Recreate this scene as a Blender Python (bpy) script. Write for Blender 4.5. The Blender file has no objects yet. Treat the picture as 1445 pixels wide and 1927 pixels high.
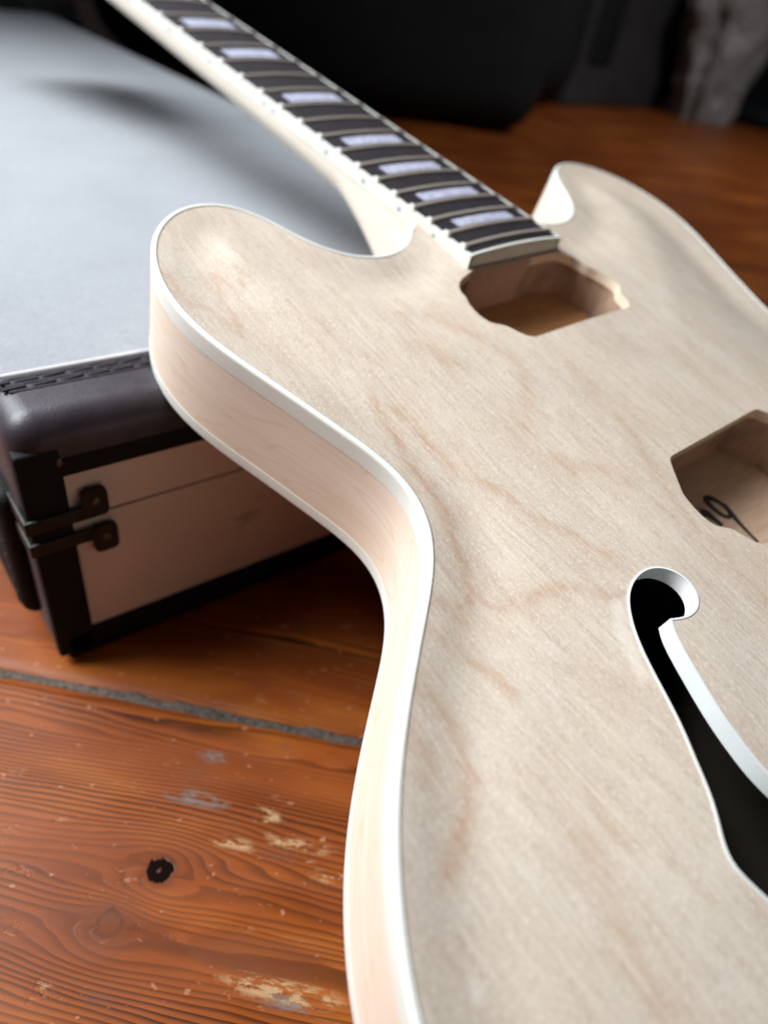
import bpy, bmesh, math, random
import numpy as np
from mathutils import Matrix, Vector, noise
from mathutils.geometry import delaunay_2d_cdt

random.seed(4)
rng = np.random.default_rng(4)
scene = bpy.context.scene
COL = scene.collection

# ------------------------------------------------------------------ camera
CAM_H = 0.255258
CAM_R = np.array([[0.785293, -0.301164, 0.54094], [-0.603996, -0.564628, 0.562481], [0.136031, -0.768437, -0.6253]])
cam = bpy.data.cameras.new('camera')
cam.sensor_fit = 'HORIZONTAL'
cam.sensor_width = 36.0
cam.lens = 32.18
cam.clip_start = 0.01
cam.clip_end = 60
cam.dof.use_dof = True
cam.dof.focus_distance = 0.200
cam.dof.aperture_fstop = 8.0
cam_ob = bpy.data.objects.new('camera', cam)
COL.objects.link(cam_ob)
m = Matrix.Identity(4)
for r in range(3):
    m[r][0] = CAM_R[r, 0]; m[r][1] = -CAM_R[r, 1]; m[r][2] = -CAM_R[r, 2]
m[2][3] = CAM_H
cam_ob.matrix_world = m
scene.camera = cam_ob

# ------------------------------------------------------------------ world and lamps
world = bpy.data.worlds.new('World')
scene.world = world
world.use_nodes = True
bg = world.node_tree.nodes['Background']
bg.inputs[0].default_value = (0.80, 0.88, 1.0, 1)
bg.inputs[1].default_value = 0.045


def area_lamp(name, loc, target, sx, sy, power, col):
    l = bpy.data.lights.new(name, 'AREA')
    l.shape = 'RECTANGLE'
    l.size = sx; l.size_y = sy; l.energy = power; l.color = col
    o = bpy.data.objects.new(name, l)
    o.location = loc
    o.rotation_euler = (Vector(target) - Vector(loc)).to_track_quat('-Z', 'Y').to_euler()
    COL.objects.link(o)
    return o


win = area_lamp('window_light', (-0.42, 0.94, 0.95), (0.04, 0.44, 0.10), 0.95, 0.85, 10.4, (0.90, 0.95, 1.0))
win.data.spread = math.radians(66)
side = area_lamp('background_fill_lamp', (1.25, -0.35, 1.6), (1.62, 0.88, 0.05), 0.5, 0.5, 3.6, (0.95, 0.96, 1.0))  # added fill lamp that brightens the sack and the far floor
side.data.spread = math.radians(58)

vs = scene.view_settings
vs.view_transform = 'Standard'
vs.look = 'None'
vs.exposure = 0.0
vs.gamma = 1.0
vs.use_curve_mapping = False
scene.render.engine = 'CYCLES'
scene.cycles.use_denoising = True
scene.cycles.max_bounces = 8


# ------------------------------------------------------------------ material helpers
class NT:
    def __init__(self, name):
        self.m = bpy.data.materials.new(name)
        self.m.use_nodes = True
        self.t = self.m.node_tree
        self.p = self.t.nodes['Principled BSDF']

    def n(self, typ, **kw):
        nd = self.t.nodes.new(typ)
        for k, v in kw.items():
            if k.startswith('i_'):
                key = k[2:]
                nd.inputs[int(key) if key.isdigit() else key].default_value = v
            else:
                setattr(nd, k, v)
        return nd

    def l(self, a, b):
        self.t.links.new(a, b)

    def coords(self, scale=(1, 1, 1), kind='Object', rot=(0, 0, 0)):
        tc = self.n('ShaderNodeTexCoord')
        mp = self.n('ShaderNodeMapping')
        mp.inputs['Scale'].default_value = scale
        mp.inputs['Rotation'].default_value = rot
        self.l(tc.outputs[kind], mp.inputs['Vector'])
        return mp.outputs[0]

    def noise(self, vec, scale, detail=3, rough=.5, dist=0.0):
        nd = self.n('ShaderNodeTexNoise')
        nd.inputs['Scale'].default_value = scale
        nd.inputs['Detail'].default_value = detail
        nd.inputs['Roughness'].default_value = rough
        nd.inputs['Distortion'].default_value = dist
        if vec is not None:
            self.l(vec, nd.inputs['Vector'])
        return nd.outputs['Fac']

    def ramp(self, fac, stops, interp='LINEAR'):
        nd = self.n('ShaderNodeValToRGB')
        cr = nd.color_ramp
        cr.interpolation = interp
        while len(cr.elements) < len(stops):
            cr.elements.new(.5)
        for e, (p, c) in zip(cr.elements, stops):
            e.position = p
            e.color = (c, c, c, 1) if isinstance(c, (int, float)) else (*c, 1)
        self.l(fac, nd.inputs[0])
        return nd.outputs[0]

    def math(self, op, a, b=None, c=None, clamp=False):
        nd = self.n('ShaderNodeMath', operation=op)
        nd.use_clamp = clamp
        for i, v in enumerate((a, b, c)):
            if v is None:
                continue
            if isinstance(v, (int, float)):
                nd.inputs[i].default_value = v
            else:
                self.l(v, nd.inputs[i])
        return nd.outputs[0]

    def mix(self, fac, a, b, mode='MIX'):
        nd = self.n('ShaderNodeMix', data_type='RGBA', blend_type=mode)
        for key, v in (('Factor', fac), ('A', a), ('B', b)):
            sock = [s for s in nd.inputs if s.name == key and (s.type == 'RGBA' if key != 'Factor' else s.type == 'VALUE')][0]
            if isinstance(v, (int, float)):
                sock.default_value = v
            elif isinstance(v, tuple):
                sock.default_value = (*v, 1)
            else:
                self.l(v, sock)
        return [s for s in nd.outputs if s.type == 'RGBA'][0]

    def bump(self, h, strength=.3, dist=.0005, normal=None):
        nd = self.n('ShaderNodeBump')
        nd.inputs['Strength'].default_value = strength
        nd.inputs['Distance'].default_value = dist
        self.l(h, nd.inputs['Height'])
        if normal is not None:
            self.l(normal, nd.inputs['Normal'])
        return nd.outputs[0]

    def set(self, **kw):
        names = dict(base='Base Color', rough='Roughness', metal='Metallic', normal='Normal', spec='Specular IOR Level',
                     coat='Coat Weight', coat_rough='Coat Roughness', trans='Transmission Weight', sheen='Sheen Weight',
                     sss='Subsurface Weight', sss_r='Subsurface Radius', sss_s='Subsurface Scale', alpha='Alpha', ior='IOR')
        for k, v in kw.items():
            s = self.p.inputs[names[k]]
            if isinstance(v, tuple) and len(v) == 3 and s.type == 'RGBA':
                s.default_value = (*v, 1)
            elif isinstance(v, (int, float, tuple)):
                s.default_value = v
            else:
                self.l(v, s)
        return self.m


# maple plywood top
def mat_top():
    t = NT('raw_maple_top')
    o = t.coords((1, 1, 1))
    wav = t.noise(t.coords((38, 12, 38)), 1.0, 2, .5)
    # fibres follow the length of the body with a slow waver
    cmb = t.n('ShaderNodeCombineXYZ')
    sp = t.n('ShaderNodeSeparateXYZ')
    t.l(o, sp.inputs[0])
    t.l(t.math('ADD', sp.outputs['X'], t.math('MULTIPLY', wav, .010)), cmb.inputs['X'])
    t.l(sp.outputs['Y'], cmb.inputs['Y'])
    def aniso(sx, sy, detail, rough):
        mp = t.n('ShaderNodeMapping')
        mp.inputs['Scale'].default_value = (sx, sy, 1)
        t.l(cmb.outputs[0], mp.inputs['Vector'])
        return t.noise(mp.outputs[0], 1.0, detail, rough)
    fibre = aniso(1300, 32, 3, .6)
    fine = aniso(620, 60, 4, .65)
    pores = aniso(1500, 240, 2, .6)
    figure = aniso(95, 7, 4, .6)
    speck = aniso(1900, 700, 2, .6)
    flake = aniso(520, 190, 3, .6)
    mott = t.noise(o, 46, 4, .6)
    big = t.noise(o, 15, 3, .5)
    col = t.ramp(big, [(.30, (.650, .525, .395)), (.50, (.630, .528, .415)), (.72, (.545, .458, .360))])
    col = t.mix(t.ramp(figure, [(.42, 0.0), (.74, .45)]), col, (.470, .320, .230))
    col = t.mix(t.ramp(mott, [(.44, 0.0), (.68, .40)]), col, (.700, .610, .525))
    col = t.mix(t.ramp(flake, [(.48, 0.0), (.68, .34)]), col, (.450, .350, .280))
    col = t.mix(t.ramp(fine, [(.46, 0.0), (.72, .42)]), col, (.410, .295, .220))
    col = t.mix(t.ramp(fibre, [(.54, 0.0), (.68, .36)]), col, (.800, .710, .600))
    col = t.mix(t.ramp(pores, [(.60, 0.0), (.74, .34)]), col, (.420, .310, .240))
    col = t.mix(t.ramp(speck, [(.50, 0.0), (.70, .48)]), col, (.800, .720, .630))
    at = t.n('ShaderNodeAttribute', attribute_name='streak')
    edge = aniso(520, 90, 4, .7)
    sk = t.math('MULTIPLY', at.outputs['Fac'], t.ramp(edge, [(.34, .12), (.60, 1.0)]))
    col = t.mix(t.math('MULTIPLY', sk, .62, clamp=True), col, (.430, .205, .095))
    sm_ = t.n('ShaderNodeAttribute', attribute_name='smear')
    col = t.mix(t.math('MULTIPLY', sm_.outputs['Fac'], .45), col, (.86, .77, .67))
    h = t.math('ADD', t.math('MULTIPLY', fine, .7), t.math('MULTIPLY', fibre, .35))
    h = t.math('ADD', h, t.math('MULTIPLY', speck, 1.2))
    nrm = t.bump(h, .26, .0003)
    rough = t.ramp(speck, [(.3, .40), (.7, .60)])
    return t.set(base=col, rough=rough, normal=nrm, spec=.42)


def mat_side():
    t = NT('raw_maple_side')
    fine = t.noise(t.coords((60, 60, 900)), 1.0, 4, .6)
    band = t.noise(t.coords((9, 9, 110)), 1.0, 3, .6, .8)
    arch = t.noise(t.coords((11, 11, 60)), 1.0, 1, .4, .3)
    wv = t.math('PINGPONG', t.math('MULTIPLY', arch, 9.0), .5)
    line = t.ramp(wv, [(.0, .75), (.07, .0)])
    col = t.ramp(band, [(.3, (.84, .69, .565)), (.7, (.78, .61, .47))])
    col = t.mix(t.ramp(fine, [(.42, 0.0), (.75, .40)]), col, (.66, .52, .40))
    col = t.mix(t.math('MULTIPLY', line, .45), col, (.60, .39, .23))
    return t.set(base=col, rough=.5, normal=t.bump(fine, .12, .0002), spec=.35)


def mat_plain(name, c, rough=.5, spec=.5, var=.12, scale=60, bump=0.0, metal=0.0, **kw):
    t = NT(name)
    nz = t.noise(t.coords(), scale, 4, .6)
    col = t.ramp(nz, [(.3, tuple(x * (1 - var) for x in c)), (.7, tuple(min(1, x * (1 + var)) for x in c))])
    kk = dict(base=col, rough=rough, spec=spec, metal=metal)
    if bump:
        kk['normal'] = t.bump(t.noise(t.coords(), scale * 14, 3, .6), bump, .0003)
    kk.update(kw)
    return t.set(**kk)


def mat_grainy(name, a, b, sc, rough=.6, dark=None):
    t = NT(name)
    nz = t.noise(t.coords(sc), 1.0, 4, .65, .5)
    col = t.ramp(nz, [(.3, a), (.7, b)])
    if dark:
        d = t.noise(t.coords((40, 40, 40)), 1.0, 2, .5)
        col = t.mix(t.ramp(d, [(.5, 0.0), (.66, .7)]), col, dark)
    return t.set(base=col, rough=rough, normal=t.bump(nz, .25, .0004))


M = {}
M['top'] = mat_top()
M['side'] = mat_side()
M['binding'] = mat_plain('cream_binding', (.76, .75, .675), .42, .45, .05, 40, .10, sss=.15, sss_r=(.004, .003, .002), sss_s=.5)
M['fbinding'] = mat_plain('white_hole_binding', (.78, .79, .76), .45, .35, .05, 60, .15)
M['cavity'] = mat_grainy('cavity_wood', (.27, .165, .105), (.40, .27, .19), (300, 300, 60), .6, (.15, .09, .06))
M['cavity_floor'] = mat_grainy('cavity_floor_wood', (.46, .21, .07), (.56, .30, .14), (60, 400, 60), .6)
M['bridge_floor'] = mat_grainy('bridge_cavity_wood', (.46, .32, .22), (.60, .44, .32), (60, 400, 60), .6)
M['tenon'] = mat_grainy('mahogany_tenon', (.40, .25, .19), (.50, .33, .26), (500, 80, 60), .6)
M['inner'] = mat_plain('painted_interior_shade', (.050, .040, .030), .9, .1, .1)  # dark colour standing in for shade inside the hollow body
M['neckwood'] = mat_grainy('maple_neck', (.80, .70, .56), (.87, .79, .67), (300, 20, 300), .45)
M['board'] = mat_grainy('dark_rosewood', (.010, .008, .010), (.034, .027, .030), (700, 40, 700), .5)
M['fret'] = mat_plain('fret_wire', (.42, .355, .30), .42, .5, .06, 200, 0, .30)
M['pearl'] = mat_plain('pearl_inlay', (.43, .43, .53), .28, .5, .38, 420)
M['dot'] = mat_plain('grey_side_dot', (.16, .22, .26), .5, .4, .1)
M['ink'] = mat_plain('black_marker', (.012, .014, .018), .5, .4, .1)


# ------------------------------------------------------------------ mesh helpers
def link(o, parent=None):
    COL.objects.link(o)
    if parent is not None:
        o.parent = parent
    return o


def mesh_ob(name, verts, faces, mat, parent=None, smooth=True, auto=None):
    me = bpy.data.meshes.new(name)
    me.from_pydata([tuple(map(float, v)) for v in verts], [], [tuple(map(int, f)) for f in faces])
    me.update()
    if mat is not None:
        me.materials.append(mat)
    if smooth:
        me.polygons.foreach_set('use_smooth', [True] * len(me.polygons))
        if auto is not None:
            me.set_sharp_from_angle(angle=math.radians(auto))
    o = bpy.data.objects.new(name, me)
    return link(o, parent)


def bm_ob(name, bm, mat, parent=None, smooth=True, auto=40):
    me = bpy.data.meshes.new(name)
    bmesh.ops.recalc_face_normals(bm, faces=bm.faces[:])
    bm.to_mesh(me)
    bm.free()
    if mat is not None:
        me.materials.append(mat)
    if smooth:
        me.polygons.foreach_set('use_smooth', [True] * len(me.polygons))
        if auto is not None:
            me.set_sharp_from_angle(angle=math.radians(auto))
    return link(bpy.data.objects.new(name, me), parent)


def rbox(lo, hi, r=0.0, seg=3):
    bm = bmesh.new()
    bmesh.ops.create_cube(bm, size=1.0)
    lo = Vector(lo); hi = Vector(hi)
    for v in bm.verts:
        v.co = Vector([lo[i] + (v.co[i] + .5) * (hi[i] - lo[i]) for i in range(3)])
    if r > 0:
        bmesh.ops.bevel(bm, geom=bm.edges[:], offset=r, segments=seg, profile=.5, affect='EDGES')
    return bm


def grid_faces(nr, nc, close_c=False, close_r=False):
    f = []
    for i in range(nr if close_r else nr - 1):
        for j in range(nc if close_c else nc - 1):
            a = i * nc + j; b = i * nc + (j + 1) % nc
            c = ((i + 1) % nr) * nc + (j + 1) % nc; d = ((i + 1) % nr) * nc + j
            f.append((a, b, c, d))
    return f


def in_poly(P, poly):
    x, y = P[:, 0], P[:, 1]
    ins = np.zeros(len(P), bool)
    n = len(poly)
    for i in range(n):
        x0, y0 = poly[i]; x1, y1 = poly[(i + 1) % n]
        c = (y0 > y) != (y1 > y)
        with np.errstate(divide='ignore', invalid='ignore'):
            ins ^= c & (x < (x1 - x0) * (y - y0) / (y1 - y0 + 1e-30) + x0)
    return ins


def seg_dist(X, A, B):
    ab = B - A
    L = (ab * ab).sum(1) + 1e-18
    r = np.empty(len(X))
    for i in range(0, len(X), 400):
        q = X[i:i + 400, None, :] - A[None]
        t = np.clip((q * ab).sum(2) / L, 0, 1)
        r[i:i + 400] = np.sqrt(((q - ab * t[..., None]) ** 2).sum(2)).min(1)
    return r


def resample(P, step, closed=False):
    P = np.asarray(P, float)
    if closed:
        P = np.vstack([P, P[:1]])
    s = np.r_[0, np.cumsum(np.linalg.norm(np.diff(P, axis=0), axis=1))]
    n = max(3, int(round(s[-1] / step)))
    t = np.linspace(0, s[-1], n + 1)
    Q = np.column_stack([np.interp(t, s, P[:, k]) for k in range(P.shape[1])])
    return Q[:-1] if closed else Q


def smooth_closed(Q, it, keep=None):
    Q = Q.copy()
    for _ in range(it):
        R = .25 * np.roll(Q, 1, 0) + .5 * Q + .25 * np.roll(Q, -1, 0)
        if keep is not None:
            R[keep] = Q[keep]
        Q = R
    return Q


def normals2d(Q, closed):
    if closed:
        T = np.roll(Q, -1, 0) - np.roll(Q, 1, 0)
    else:
        T = np.gradient(Q, axis=0)
    T /= np.linalg.norm(T, axis=1)[:, None] + 1e-12
    return np.column_stack([-T[:, 1], T[:, 0]])


def tag(o, label, cat, group=None):
    o['label'] = label
    o['category'] = cat
    if group:
        o['group'] = group
    return o


def empty(name, loc=(0, 0, 0)):
    e = bpy.data.objects.new(name, None)
    e.location = loc
    e.empty_display_size = .02
    return link(e)


# ================================================================== FLOOR
U = np.array([1, -1]) / math.sqrt(2)
V = np.array([1, 1]) / math.sqrt(2)
KN = [(-.0569, .0995, .0046), (-.0664, .0807, .0050)]        # knots of the near board in (along, across)


def mat_floor(near):
    t = NT('varnished_pine_near' if near else 'varnished_pine')
    if near:
        at = t.n('ShaderNodeAttribute', attribute_name='grain')
        g = at.outputs['Fac']
    else:
        tc = t.n('ShaderNodeTexCoord')
        sp = t.n('ShaderNodeSeparateXYZ')
        t.l(tc.outputs['Object'], sp.inputs[0])
        g = sp.outputs['Y']
    st = t.coords((9, 45, 20))
    wob = t.noise(st, 1.0, 3, .5)
    ga = t.math('ADD', g, t.math('MULTIPLY', wob, .010))
    dens = t.noise(t.coords((2, 26, 5)), 1.0, 2, .5)
    ph = t.math('MULTIPLY', ga, 430.0)
    ph = t.math('ADD', ph, t.math('MULTIPLY', dens, 17.0))
    fr = t.math('FRACT', ph)
    late = t.ramp(fr, [(0.0, 0.0), (.40, .20), (.80, 1.0), (.93, .9), (1.0, 0.0)])
    strength = t.ramp(t.noise(t.coords((3, 30, 5)), 1.0, 2, .5), [(.34, .12), (.62, 1.0)])
    late = t.math('MULTIPLY', late, strength)
    tone = t.noise(t.coords((7, 22, 7)), 1.0, 3, .55)
    col = t.ramp(tone, [(.30, (.135, .028, .006)), (.50, (.250, .060, .010)), (.70, (.410, .122, .017))])
    col = t.mix(t.math('MULTIPLY', late, .96), col, (.022, .006, .002))
    fib = t.noise(t.coords((60, 1400, 60)), 1.0, 3, .6)
    col = t.mix(t.ramp(fib, [(.45, 0.0), (.75, .35)]), col, (.13, .036, .012))
    # grime and worn pale scratches
    wear = t.noise(t.coords((55, 140, 55)), 1.0, 5, .68)
    col = t.mix(t.ramp(wear, [(.64, 0.0), (.72, .55)]), col, (.42, .235, .125))
    spots = t.noise(t.coords((190, 260, 190)), 1.0, 2, .5)
    col = t.mix(t.ramp(spots, [(.68, 0.0), (.74, .65)]), col, (.42, .21, .12))
    grime = t.noise(t.coords((26, 60, 26)), 1.0, 4, .6)
    col = t.mix(t.ramp(grime, [(.62, 0.0), (.74, .55)]), col, (.110, .055, .042))
    scr = t.noise(t.coords((35, 900, 35), rot=(0, 0, .5)), 1.0, 2, .6)
    scr = t.ramp(scr, [(.745, 0.0), (.765, 1.0)])
    col = t.mix(t.math('MULTIPLY', scr, .35), col, (.46, .28, .17))
    h = t.math('SUBTRACT', t.math('MULTIPLY', late, -.5), t.math('MULTIPLY', t.ramp(wear, [(.60, 0.0), (.72, 1.0)]), .8))
    if near:
        tc2 = t.coords()
        dn = t.noise(tc2, 260, 3, .6)
        for k, (ku, kv, kr) in enumerate(KN):
            vd = t.n('ShaderNodeVectorMath', operation='DISTANCE')
            t.l(tc2, vd.inputs[0])
            vd.inputs[1].default_value = (ku, kv, 0)
            d = t.math('ADD', vd.outputs['Value'], t.math('MULTIPLY', t.math('SUBTRACT', dn, .5), .0042))
            dd = t.math('DIVIDE', d, kr)
            if k == 0:
                halo = t.ramp(t.math('MULTIPLY', dd, .4), [(.36, .85), (.62, 0.0)])
                col = t.mix(halo, col, (.105, .026, .009))
                core = t.ramp(dd, [(.10, .35), (.22, 1.0), (.86, 1.0), (1.0, 0.0)])
                knot_core = core
                col = t.mix(core, col, (.006, .003, .002))
                h = t.math('SUBTRACT', h, t.math('MULTIPLY', core, 2.0))
            else:
                halo = t.ramp(t.math('MULTIPLY', dd, .25), [(.24, .75), (.62, 0.0)])
                col = t.mix(halo, col, (.150, .042, .014))
                ring = t.ramp(dd, [(.50, 0.0), (.66, .9), (.84, .9), (.98, 0.0)])
                side = t.noise(tc2, 120, 1, .5)
                col = t.mix(t.math('MULTIPLY', ring, t.ramp(side, [(.40, .55), (.6, 1.0)])), col, (.040, .018, .010))
        eye = t.n('ShaderNodeAttribute', attribute_name='eye')
        col = t.mix(t.math('MULTIPLY', eye.outputs['Fac'], .6), col, (.130, .034, .012))
        grey = t.n('ShaderNodeAttribute', attribute_name='grey')
        gm = t.math('MULTIPLY', grey.outputs['Fac'], t.ramp(t.noise(t.coords((120, 420, 60)), 1.0, 4, .65), [(.44, 0.0), (.56, .9)]))
        col = t.mix(gm, col, (.150, .125, .110))
        pale = t.n('ShaderNodeAttribute', attribute_name='pale')
        pm = t.math('MULTIPLY', pale.outputs['Fac'], t.ramp(t.noise(t.coords((120, 380, 60)), 1.0, 4, .65), [(.47, 0.0), (.56, .9)]))
        col = t.mix(pm, col, (.42, .26, .13))
        h = t.math('SUBTRACT', h, t.math('MULTIPLY', t.math('ADD', pm, gm), 1.6))
    rough = t.ramp(t.noise(t.coords((24, 90, 24)), 1.0, 4, .65), [(.30, .26), (.72, .55)])
    spec = .16
    if near:
        spec = t.math('MULTIPLY_ADD', knot_core, -.15, .16)
    return t.set(base=col, rough=rough, spec=spec, normal=t.bump(h, .32, .0004))


M['floor_near'] = mat_floor(True)
M['floor'] = mat_floor(False)
M['dust'] = mat_plain('gap_dust', (.100, .080, .064), .95, .1, .60, 500, .9)

floor = empty('floor')
floor['kind'] = 'structure'
WB = 0.150
GAP = 0.0037
V0 = (0.0093 + 0.2234) / math.sqrt(2)       # across position of the visible joint
rotz = Matrix.Rotation(-math.pi / 4, 4, 'Z')


def plank(name, v_lo, v_hi, near):
    if near:
        us = np.r_[np.linspace(-3.0, -.30, 12)[:-1], np.linspace(-.30, .20, 260), np.linspace(.20, 3.0, 12)[1:]]
        vs_ = np.linspace(v_lo, v_hi, 80)
    else:
        us = np.linspace(-3.0, 3.0, 9)
        vs_ = np.linspace(v_lo, v_hi, 4)
    nu, nv = len(us), len(vs_)
    uu, vv = np.meshgrid(us, vs_, indexing='ij')
    z = np.zeros_like(uu)
    # slightly rounded, chewed edges
    e = np.minimum(vv - v_lo, v_hi - vv)
    if near:
        chew = np.array([[noise.noise((a * 60, b * 20, 1.7)) for b in vs_] for a in us])
        z -= np.clip(.0030 + .0012 * chew - e, 0, 1) * .45
    verts = [(a, b, c) for a, b, c in zip(uu.ravel(), vv.ravel(), z.ravel())]
    faces = [tuple(reversed(f)) for f in grid_faces(nu, nv)]
    n0 = len(verts)
    # sides and bottom skirt
    ring = [i * nv for i in range(nu)] + [(nu - 1) * nv + j for j in range(1, nv)] + [i * nv + nv - 1 for i in range(nu - 2, -1, -1)] + [j for j in range(nv - 2, 0, -1)]
    for i in ring:
        x, y, _ = verts[i]
        verts.append((x, y, -.02))
    k = len(ring)
    for i in range(k):
        faces.append((ring[i], ring[(i + 1) % k], n0 + (i + 1) % k, n0 + i))
    o = mesh_ob(name, verts, faces, M['floor_near' if near else 'floor'], floor, True, 50)
    o.matrix_local = rotz
    if near:
        A = np.array(verts)
        g = A[:, 1].copy()
        for ku, kv, kr in KN:
            du = (A[:, 0] - ku) * .55
            dv = A[:, 1] - kv
            q = 2.3 if kr < .0048 else 1.5
            g -= dv * (q * kr) ** 2 / (du * du + dv * dv + (q * kr / 1.7) ** 2) * (.8 if kr < .0048 else .9)
        g += .004 * np.sin(A[:, 0] * 22 + 1.0) * np.exp(-((A[:, 1] - .07) / .03) ** 2)
        eye = np.zeros(len(A))
        for (cu, cv, a, b) in ((-.0660, .0800, .022, .0055), (-.0170, .0800, .024, .0060)):
            q = ((A[:, 0] - cu) / a) ** 2 + ((A[:, 1] - cv) / b) ** 2
            eye = np.maximum(eye, np.clip((1.15 - q) / .35, 0, 1))
        grey = np.zeros(len(A)); pale = np.zeros(len(A))
        for (cu, cv, a, b, w) in ((-.0534, .1267, .013, .0028, 0), (-.0530, .1447, .006, .0024, 0), (-.0065, .0720, .020, .0030, 1),
                                  (-.0122, .1176, .013, .0022, 1), (-.0264, .1256, .006, .0026, 1), (-.006, .0690, .009, .0022, 0),
                                  (.010, .108, .016, .0016, 1), (-.035, .1135, .009, .0014, 1), (.020, .1300, .010, .0016, 1)):
            q = ((A[:, 0] - cu) / a) ** 2 + ((A[:, 1] - cv) / b) ** 2
            f = np.clip((1.25 - q) / .7, 0, 1)
            if w:
                pale = np.maximum(pale, f)
            else:
                grey = np.maximum(grey, f)
        for nm, arr in (('grain', g), ('eye', eye), ('grey', grey), ('pale', pale)):
            at = o.data.attributes.new(nm, 'FLOAT', 'POINT')
            at.data.foreach_set('value', arr.astype(np.float32))
    return o


for k in range(-4, 18):
    hi = V0 - GAP / 2 + k * WB
    lo = hi - WB + GAP
    plank('floor_board', lo, hi, k in (0, 1))
    # packed dust in the joint
    us = np.linspace(-3, 3, 60) if k != 0 else np.r_[np.linspace(-3, -.3, 10)[:-1], np.linspace(-.3, .2, 160), np.linspace(.2, 3, 10)[1:]]
    vv = np.linspace(hi - .001, hi + GAP + .001, 6)
    vt = [(a, b, -.0014 + .0009 * noise.noise((a * 90, b * 400, 3.0)) + .0006 * noise.noise((a * 300, b * 500, 3.0))) for a in us for b in vv]
    d = mesh_ob('joint_dust', vt, [tuple(reversed(f)) for f in grid_faces(len(us), 6)], M['dust'], floor)
    d.matrix_local = rotz
base = bm_ob('subfloor', rbox((-4, -3, -.06), (5, 5, -.021)), M['dust'], floor)

# ================================================================== GUITAR
W_R = [[0.998793, -0.045144, -0.019359], [0.038891, 0.967535, -0.249728], [0.030005, 0.248673, 0.968123]]
W_T = [0.23432, 0.19253, 0.16005]
guitar = empty('electric_guitar')
gm_ = Matrix.Identity(4)
for r in range(3):
    for c in range(3):
        gm_[r][c] = W_R[r][c]
    gm_[r][3] = W_T[r]
guitar.matrix_world = gm_
tag(guitar, 'unfinished raw maple semi-hollow electric guitar leaning on the tweed case', 'guitar')

half = [(-28.5, 37), (-33.6, 30.5), (-38.3, 25.8), (-45, 21.8), (-52.5, 19.9), (-61, 20.4), (-68.8, 23.4), (-75.5, 28.2), (-80.6, 35), (-84.6, 43.5), (-87.5, 51.5), (-91, 59.5), (-96.5, 65.5), (-103.5, 69.3), (-111.6, 70.3), (-119.5, 68.6), (-127.3, 64), (-134.5, 57.3), (-140.3, 49.3), (-144, 41), (-146.8, 32), (-148.3, 22.4), (-148.4, 15.9), (-147.8, 9), (-146.7, 2), (-145, -4.5), (-143, -11), (-140.8, -17), (-138.6, -22.8), (-136.4, -28.4), (-133.8, -36), (-131, -44.5), (-128.6, -51.5), (-126, -58.5), (-123.6, -65), (-122, -71), (-121.3, -76.7), (-122, -82.5), (-123.8, -88), (-126.1, -93.1), (-129.1, -97.4), (-132.4, -101.0), (-136.3, -104.8), (-141.2, -108.8), (-146.1, -112.7), (-150.3, -116.3), (-153.9, -119.4), (-158.0, -123.1), (-162.1, -126.4), (-165.5, -129.5), (-169.1, -132.8), (-172.9, -136.5), (-176.2, -139.8), (-178.9, -142.7), (-181.9, -146.0), (-184.5, -149.3), (-186.8, -152.3), (-189.6, -156.4), (-191.7, -159.5), (-193.9, -163.1), (-195.9, -166.6), (-197.6, -169.8), (-199.3, -173.2), (-200.5, -175.7), (-203.5, -184), (-206.5, -196), (-208.5, -212), (-209, -232), (-207, -258), (-202, -285), (-192, -318), (-176, -354), (-152, -390), (-120, -422), (-80, -449), (-40, -464), (0, -468)]
hp = np.array(half) * 1e-3
full = np.vstack([hp, (hp * [-1, 1])[::-1][1:]])
OUT = resample(full, full.shape[0] and .00235)
for _ in range(40):
    OUT[1:-1] = .25 * OUT[:-2] + .5 * OUT[1:-1] + .25 * OUT[2:]
OA, OB = OUT, np.roll(OUT, -1, 0)
NRM = normals2d(OUT, False)
if ((OUT[len(OUT) // 4] + NRM[len(OUT) // 4] * .01)[0] < OUT[len(OUT) // 4][0]):
    NRM = -NRM                      # make them point inwards


def height(X):
    d = seg_dist(X, OA, OB)
    H = np.interp(X[:, 1], [-.45, -.3, -.2, -.13, -.05, 0, .04], [.005, .0075, .0075, .006, .004, .0037, .0035])
    t = np.clip((d - .010) / .075, 0, 1)
    s = t * t * (3 - 2 * t)
    c = np.clip((.05 - np.abs(X[:, 0])) / .025, 0, 1) * np.clip((X[:, 1] + .03) / .03, 0, 1)
    s = np.maximum(s, c * c * (3 - 2 * c) * .9)
    return H * s - .0016 * np.exp(-((d - .016) / .011) ** 2) * (1 - c)


THICK = .045
# --- openings
rt = [(-31.6, 20.3), (-35.9, 14.6), (-39.3, 9.9), (-41.5, 7.2), (-43.1, -.6), (-42.5, -6.8), (-36.9, -10.7), (-35, -17), (-31.9, -20.5)]


def rout_poly(cy, top=None):
    L = [(x, y) for x, y in rt]
    if top:
        L = top + L[2:]
    R = [(-x, y) for x, y in L][::-1]
    P = np.array(L + R) * 1e-3 + [0, cy]
    Q = resample(P, .0016, True)
    return smooth_closed(Q, 2)


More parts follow.
